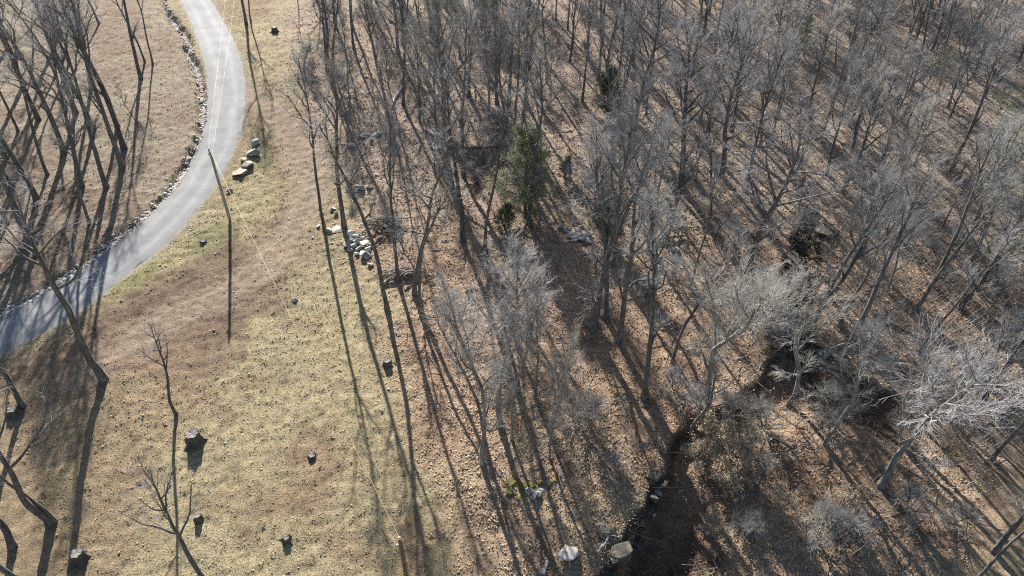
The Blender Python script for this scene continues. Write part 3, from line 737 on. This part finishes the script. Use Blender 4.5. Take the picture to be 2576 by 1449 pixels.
# ------------------------------------------------------------------ rocks
def rock_mesh(seed, m, flat=.6):
    r = np.random.default_rng(seed); bm = bmesh.new()
    pts = r.normal(0, 1, (15, 3)); pts /= np.linalg.norm(pts, axis=1)[:, None]; pts *= r.uniform(.75, 1.1, (15, 1)); pts[:, 2] *= flat
    vs = [bm.verts.new(p) for p in pts]
    res = bmesh.ops.convex_hull(bm, input=vs)
    for v in [g for g in bm.verts if not g.link_faces]: bm.verts.remove(v)
    bmesh.ops.bevel(bm, geom=list(bm.edges), offset=.03, segments=1, affect='EDGES')
    me = bpy.data.meshes.new('rock'); bm.to_mesh(me); bm.free(); me.materials.append(m); return me
RM = {k: [rock_mesh(i+o, m, f) for i in range(4)] for k, m, o, f in
      (('grey', M_rock, 0, .6), ('tan', M_rockt, 10, .5), ('dark', M_rockd, 20, .7), ('white', M_white, 30, .55), ('moss', M_moss, 40, .5))}
def rock(k, px, py, size, label, name='boulder', asp=None, group=None, rot=None, sink=.25, z=0):
    x, y = at(px, py); s = size; asp = asp or (rng.uniform(.8, 1.3), rng.uniform(.7, 1.1), rng.uniform(.7, 1.1))
    o = link(name, RM[k][int(rng.integers(4))], None, (x, y, gz(x, y)+s*(.55*asp[2]-sink)+z), (rng.uniform(-.2, .2), rng.uniform(-.2, .2), rng.uniform(0, 6.28) if rot is None else rot), tuple(s*a for a in asp))
    return tag(o, label, 'rock', group)
rock('grey', 641, 362, .75, 'topmost pale boulder of the row beside the road bend')
rock('grey', 637, 388, .85, 'large white-grey boulder, second from the top of the roadside row')
rock('tan', 614, 405, .6, 'small tan boulder above the widest one of the roadside row')
rock('tan', 623, 419, .85, 'tan boulder, widest of the roadside row')
rock('tan', 604, 436, .85, 'flat boulder at the lower end of the roadside row')
rock('grey', 578, 482, .42, 'small boulder by the foot of the utility pole')
rock('grey', 741, 757, .38, 'single white triangular rock in the lower track')
rock('white', 800, 570, .33, 'small white rock left of the stone slabs')
rock('grey', 786, 597, .2, 'little pale rock on the track left of the stone slabs')
rock('tan', 878, 538, .9, 'flat tan slab highest beside the tall grey tree', asp=(1.3, .8, .35), rot=.4)
rock('tan', 846, 578, 1.05, 'broad tan slab at the left foot of the tall grey tree', asp=(1.2, .9, .5), rot=.2)
rock('tan', 826, 583, .5, 'rough tan block left of the broad tan slab')
rock('grey', 838, 528, .42, 'pale wedge shaped rock above the tan slabs')
rock('grey', 846, 540, .36, 'small grey rock just under the pale wedge')
rubble = [(885,590,.55),(893,600,.5),(880,612,.5),(900,612,.6),(912,604,.4),(874,620,.45),(890,622,.45),(918,620,.6),(927,632,.5),(905,630,.45),(898,640,.3),(912,645,.4),(922,648,.55),(880,632,.4),(932,620,.35),(888,606,.35),(905,595,.35),(915,638,.3)]
NTH = ['topmost', 'second', 'third', 'fourth', 'fifth', 'sixth', 'seventh', 'eighth', 'ninth', 'tenth', 'eleventh', 'twelfth', 'thirteenth', 'fourteenth', 'fifteenth', 'sixteenth', 'seventeenth', 'eighteenth', 'nineteenth', 'twentieth']
NTH += ['twenty-'+w_ for w_ in ('first', 'second', 'third', 'fourth', 'fifth', 'sixth', 'seventh', 'eighth', 'ninth')]+['thirtieth']+['thirty-'+w_ for w_ in ('first', 'second', 'third', 'fourth', 'fifth', 'sixth', 'seventh', 'eighth', 'ninth')]+['fortieth']+['forty-'+w_ for w_ in ('first', 'second', 'third', 'fourth', 'fifth', 'sixth', 'seventh', 'eighth', 'ninth')]
rubble.sort(key=lambda t: t[1])
for i, (a, b, s) in enumerate(rubble): rock('grey' if i % 4 else 'white', a, b, s, f'grey rock, {NTH[i]} from the top in the rubble pile below the tall grey tree', group='rocks of the rubble pile', z=rng.uniform(0, .2))
rock('white', 932, 667, .42, 'white rock lying just below the rubble pile')
rock('white', 980, 563, .4, 'white rock caught in the dark brush above the stick heap')
for i, (a, b, s) in enumerate(sorted([(1410,572,.5),(1425,580,.6),(1438,592,.7),(1450,585,.6),(1462,600,.7),(1447,603,.6),(1475,590,.5),(1430,597,.45),(1480,606,.5)])):
    rock('grey', a, b, s, f'pale rock, {NTH[i] if i else "first"} from the left in the stony strip behind the dark evergreen bush', group='rocks of the stony strip')
for a, b, s, lb in [(1700,630,.5,'pale rock just below the dark rotten log'),(1650,655,.6,'rock in the wood below left of the dark rotten log'),(1660,675,.5,'lowest rock of the two under the dark rotten log'),(920,345,.6,'pale slab at the upper wood edge, largest of its cluster'),(950,340,.7,'pale rock at the right end of the upper wood edge cluster'),(935,356,.4,'small rock under the upper wood edge cluster'),(885,370,.5,'pale rock at the left end of the upper wood edge cluster'),(1265,405,.6,'grey rock below the dark trunk of the shaded hollow'),(905,478,.6,'grey flat rock on leaves above the tan slabs'),(930,474,.5,'grey rock above the dark brush tangle')]:
    rock('grey', a, b, s, lb)
for i, (a, b, s) in enumerate(sorted([(1285,1205,.42),(1296,1218,.5),(1318,1226,.5),(1340,1222,.4),(1360,1216,.34),(1380,1219,.42),(1309,1250,.4),(1283,1238,.45),(1272,1222,.35),(1392,1205,.3)])):
    rock('moss', a, b, s, f'mossy stone, {NTH[i] if i else "first"} from the left in the ring under the silvery group', group='mossy stones under the silvery group', asp=(rng.uniform(.7, 1.3), rng.uniform(.6, 1.1), rng.uniform(.35, .6)), sink=.15)
for i, (a, b, s) in enumerate([(1332,1240,.42),(1342,1254,.35),(1350,1244,.45),(1360,1238,.3)]):
    rock('grey', a, b, s, f'grey stone, {NTH[i] if i else "first"} from the left below the mossy ring', group='grey stones beside the mossy ring')
rock('white', 1428, 1398, 1.0, 'big white angular boulder near the bottom edge', asp=(.7, 1.25, .7), rot=-.4, sink=.1)
rock('grey', 1376, 1420, .3, 'small pale rock left of the big white boulder')
rock('grey', 1365, 1440, .35, 'dark pointed rock at the bottom edge left of the white boulder')
rock('dark', 1560, 1395, .9, 'dark overhanging rock at the lip of the ravine')
rock('tan', 1545, 1405, .5, 'tan flat rock on the ravine lip near the bottom')
rock('dark', 1520, 1340, .7, 'dark rock on the ledge above the ravine')
rock('grey', 1652, 1235, .5, 'pale rock at the top of the ravine wall')
oc = []
for i in range(46):
    t = i/45; oc.append((np.interp(t, [0, .35, .7, 1], [2050, 2005, 1955, 1985])+rng.uniform(-30, 46), 515+t*430))
oc.sort(key=lambda t: t[1])
for i, (a, b) in enumerate(oc):
    rock('dark', a, b, rng.choice([.45, .6, .8, 1.25]), f'dark rock, {NTH[i]} from the top of the mossy outcrop in the right wood', group='dark rocks of the outcrop', asp=(rng.uniform(.8, 1.9), rng.uniform(.6, 1.1), rng.uniform(.4, 1.0)), sink=.4)
for i, (a, b) in enumerate([(2045,610),(2065,700),(2010,765),(1990,770),(1930,880)]):
    rock('moss', a, b, .5, f'green mossy rock, {NTH[i]} from the top of the outcrop', group='mossy rocks of the outcrop')
for i in range(11):
    t = i/10; a = np.interp(t, [0, .5, 1], [1668, 1645, 1535])+rng.uniform(-22, 6); b = 1165+t*270+rng.uniform(-12, 12)
    rock('dark', a, b, rng.uniform(.3, .8), f'dark rock, {NTH[i]} from the top of the steep ravine wall', group='rocks in the ravine wall', asp=(rng.uniform(.8, 1.7), rng.uniform(.6, 1.1), rng.uniform(.5, 1.2)), sink=.55)
# white stones washed along the ditch: far too many to count
r = np.random.default_rng(5); dl = resample(DITCH, 2600)
Vs = []; Fs = []; nn = 0
ico = bmesh.new(); bmesh.ops.create_icosphere(ico, subdivisions=1, radius=1); iv = np.array([v.co[:] for v in ico.verts]); jf = np.array([[v.index for v in f.verts] for f in ico.faces]); ico.free()
wgt = fbm(dl[:, 0], dl[:, 1], 5, 55, 3)
for i, (x, y) in enumerate(dl):
    if r.random() > np.clip(.62+wgt[i]*2.6, .04, .9): continue
    for k in range(2):
        X_, Y_ = x+r.normal(0, .22), y+r.normal(0, .22); s = r.uniform(.07, .22)
        Vs.append(iv*np.array([s*r.uniform(.8, 1.4), s, s*.6])*r.uniform(.8, 1.15, iv.shape)+np.array([X_, Y_, 0])); nn += 1
cx = np.array([v[:, 0].mean() for v in Vs]); cy = np.array([v[:, 1].mean() for v in Vs]); cz = hg(cx, cy)+.04
V = np.vstack([v+np.array([0, 0, z_]) for v, z_ in zip(Vs, cz)])
F_ = (jf[None]+(np.arange(len(Vs))*len(iv))[:, None, None]).reshape(-1, 3)
tag(link('ditch_stones', mesh_np('ditch_stones', V, F_, M_white)), 'pale washed stones lying along the eroded ditch beside the road', 'stones', kind='stuff')

# ------------------------------------------------------------------ stumps, logs, heap
def stump(px, py, rad, h, label):
    x, y = at(px, py); z = gz(x, y); r = np.random.default_rng(int(px)); n = 20; th = np.arange(n)*2*np.pi/n
    root_n = 1+.18*np.cos(5*th+r.uniform(0, 6))+r.uniform(-.06, .06, n)
    mb = MB(); rows = [(-.15, 1.75, 1.5), (.0, 1.4, 1.3), (.18*h, 1.12, 1.0), (.6*h, 1.0, .5), (h, .95, .4)]
    V = []
    for zz, s, k in rows: rr = rad*s*(1+(root_n-1)*k*1.4); V.append(np.stack([rr*np.cos(th), rr*np.sin(th), np.full(n, zz)+(r.uniform(-.04, .04, n) if zz == h else 0)], 1))
    V = np.vstack(V); i = np.arange(4)[:, None]*n; j = np.arange(n)[None, :]; j2 = (j+1) % n
    F = np.stack([i+j, i+j2, i+n+j2, i+n+j], 2).reshape(-1, 4)
    o = link('tree_stump', mesh_np('tree_stump', V, F, M_stump), None, (x, y, z))
    top = V[-n:]*np.array([.93, .93, 1])+np.array([0, 0, .006]); cv = np.vstack([top, [[0, 0, h-.04]]])
    link('cut_face', mesh_np('cut_face', cv, np.array([[a, (a+1) % n, n] for a in range(n)]), M_cut), o)
    tag(o, label, 'stump'); return o
stump(692, 80, .42, .7, 'small dark stump on the grass right of the upper road')
stump(975, 917, .32, .45, 'pale topped small stump in the clearing below the slender trees')
stump(491, 1112, .50, .95, 'largest stump, dark, with a long blunt shadow in the lower clearing')
stump(785, 1147, .27, .22, 'low ragged stump in the middle of the lower clearing')
stump(722, 1358, .27, .3, 'small pale stump near the bottom of the clearing')
stump(500, 1306, .22, .5, 'mossy little stump half hidden by pale branches')
stump(203, 1408, .42, .7, 'split old stump at the bottom left where a long shadow ends')
stump(1473, 640, .3, .3, 'round dark stump on orange leaves in the middle wood')
stump(1219, 634, .3, .5, 'dark stump at the wood edge beside a slim tree')
stump(1180, 735, .25, .5, 'thin broken stump above a pale stone at the wood edge')
stump(2510, 1040, .45, .6, 'grey chopped stump near the right border')
stump(512, 608, .3, .15, 'dark flattened stump in the brown dirt below the pole')
stump(37, 1040, .4, .45, 'dark stump at the foot of the curling pale branches')

def log(p0, p1, r0, r1, label, m=M_wood, arc=0, name='fallen_log', lift=.1, seed=1):
    r = np.random.default_rng(seed); a = np.array(at(*p0)); b = np.array(at(*p1)); n = 9; t = np.linspace(0, 1, n)
    d = b-a; nv = np.array([-d[1], d[0]])/(np.linalg.norm(d)+1e-6)
    q = a+t[:, None]*d+nv*(arc*4*t*(1-t))[:, None]+r.normal(0, .06, (n, 2))
    z = np.array([gz(*c) for c in q]); z = np.maximum(z, np.linspace(z[0], z[-1], n))+lift+r0*.6
    q0 = q.mean(0); pts = np.column_stack([q-q0, z-z.mean()])
    mb = MB(); mb.tube(pts, np.linspace(r0, r1, n), 8, wob=.1)
    for k in range(5):
        i = r.integers(2, n-1); dd = unit(r.normal(0, 1, 3)+np.array([0, 0, .8])); mb.tube(np.array([pts[i], pts[i]+dd*.5, pts[i]+dd*r.uniform(.7, 1.3)]), np.array([r1*.5, r1*.35, r1*.15])+.008, 4)
    o = link(name, mb.mesh('fallen_log', m), None, (q0[0], q0[1], z.mean()))
    return tag(o, label, 'log')
log((320, 573), (350, 550), .13, .09, 'pale log lying beside the ditch above the road', seed=2)
log((985, 268), (1015, 218), .16, .08, 'pale leaning log on open ground in the upper wood', M_twigp, seed=3)
log((1070, 340), (1175, 378), .3, .15, 'dark fallen trunk across the shaded hollow', M_bark, seed=4)
log((1180, 375), (1290, 372), .2, .1, 'second dark trunk lying beyond the shaded hollow', M_bark, seed=5)
log((1200, 110), (1250, 155), .18, .1, 'pale fallen trunk high in the wood near the olive cedar', seed=6)
log((2060, 920), (2187, 855), .24, .12, 'long pale fallen log in the right wood', M_barkp, seed=7)
log((2290, 195), (2375, 122), .16, .05, 'pale fallen pole in the upper right wood', M_twigp, seed=8, lift=.5)
log((1830, 335), (1918, 301), .14, .08, 'pale curved snag bending over in the right wood', M_twigp, arc=-1.6, seed=9, lift=1.2)
log((2500, 1040), (2535, 1015), .2, .16, 'short split log beside the stump near the right border', seed=10)
log((1500, 1400), (1535, 1350), .1, .05, 'pale dead stick pointing over the ravine ledge', M_twigp, seed=11, lift=.3)
log((1640, 610), (1720, 600), .18, .1, 'dark rotten log in the centre right wood', M_bark, seed=12)
log((2190, 790), (2300, 850), .16, .08, 'thin dark fallen trunk in the right wood', M_bark, seed=13)
log((1255, 300), (1330, 330), .12, .06, 'thin grey fallen trunk behind the bright green cedar', seed=14)
log((40, 765), (95, 735), .12, .08, 'weathered log on the bank at the left end of the road', seed=15)
def heap(px, py, n, L, label, spread, m=M_wood, rz=.3):
    x, y = at(px, py); z = gz(x, y); r = np.random.default_rng(n); root = bpy.data.objects.new('brush_heap', None); COL.objects.link(root); root.location = (x, y, z)
    mb = MB(); mb.tube(np.array([[-.5, 0, 0], [0, .03, .03], [.5, 0, 0]]), [.045, .035, .02], 5); me = mb.mesh('stick', m)
    for k in range(n):
        s = L*r.uniform(.5, 1.2); link('stick', me, root, (r.normal(0, spread[0]), r.normal(0, spread[1]), .1+abs(r.normal(0, .3))), (r.uniform(-.2, .2), r.uniform(-.35, .35), rz+r.normal(0, .55)), (s, r.uniform(.9, 2.0), r.uniform(.9, 2.0)))
    return tag(root, label, 'brush heap')
heap(1008, 692, 60, 1.5, 'heap of cut grey sticks around the tree foot', (.95, .45))
heap(975, 572, 40, 2.2, 'dark loose brush tangle above the stick heap', (1.1, .5), M_bark, .1)

# ------------------------------------------------------------------ utility poles and wires
def solve_pole(topx, topy, h):
    u = topx-W0/2; v = topy-H0/2; d = np.array([u, F0*math.cos(PITCH)-v*math.sin(PITCH), -(F0*math.sin(PITCH)+v*math.cos(PITCH))]); d /= np.linalg.norm(d)
    q = pix([topx], [topy], hfast, z=h)[0]; return float(q[0]), float(q[1])
def pole(x, y, h, label, m, r=.14, lean=(0, 0), base_z=None):
    z = gz(x, y); root = bpy.data.objects.new('utility_pole', None); COL.objects.link(root); root.location = (x, y, z); root.rotation_euler = (*lean, 0)
    mb = MB(); mb.tube(np.array([[0, 0, -.6], [0, 0, h*.5], [0, 0, h]]), [r, r*.85, r*.7], 12); mb.tube(np.array([[0, 0, h-.001], [0, 0, h+.03]]), [r*.72, .01], 12)
    link('post', mb.mesh('post', m), root)
    mb = MB(); mb.tube(np.array([[0, 0, 0], [0, 0, .07], [0, 0, .08], [0, 0, .16], [0, 0, .2]]), [.035, .035, .085, .08, .02], 10); im = mb.mesh('insulator', M_cer)
    for dx, dz in ((0, .02), (-.16, -.7)):
        link('insulator', im, root, (dx, 0, h+dz))
    mb = MB(); mb.tube(np.array([[0, -.02, h-.75], [-.16, -.02, h-.72]]), [.03, .03], 6); link('bracket', mb.mesh('bracket', M_steel), root)
    mb = MB(); mb.tube(np.array([[r+.02, 0, -.2], [r+.02, 0, h*.5], [r*.9, 0, h-.3]]), [.028]*3, 6); link('conduit', mb.mesh('conduit', M_steel), root)
    return tag(root, label, 'utility pole')
PH = 8.2
p1 = at(578, 553); o1 = pole(*p1, PH, 'weathered grey utility pole standing at the inside of the road bend', M_pole)
p2 = solve_pole(1005, 1357, PH); o2 = pole(*p2, PH, 'tan wooden utility pole with a white insulator at the bottom edge', M_pole2)
p3 = solve_pole(590, -240, PH); o3 = pole(*p3, PH, 'utility pole far up the road past the top border', M_pole)
def wire(a, b, sag, label, m, r=.014):
    a = np.array(a); b = np.array(b); t = np.linspace(0, 1, 25)
    pts = a+(b-a)*t[:, None]; pts[:, 2] -= sag*4*t*(1-t); c = pts.mean(0)
    mb = MB(); mb.tube(pts-c, np.full(25, r), 5); return tag(link('power_line', mb.mesh('power_line', m), None, tuple(c)), label, 'wire')
z1, z2, z3 = (gz(*p)+PH for p in (p1, p2, p3))
wire((p1[0], p1[1], z1+.2), (p3[0], p3[1], z3+.2), .5, 'left one of two pale wires running up over the road', M_wire, .007)
wire((p1[0]+.2, p1[1], z1-.55), (p3[0]+1.7, p3[1], z3-.5), .8, 'right one of two pale wires running up over the road', M_wire, .007)
wire((p1[0], p1[1], z1+.2), (p2[0], p2[1], z2+.2), .25, 'single copper-coloured wire crossing the clearing to the lower pole', M_wirec, .012)
print('trees', cnt, cs, len(HAND))
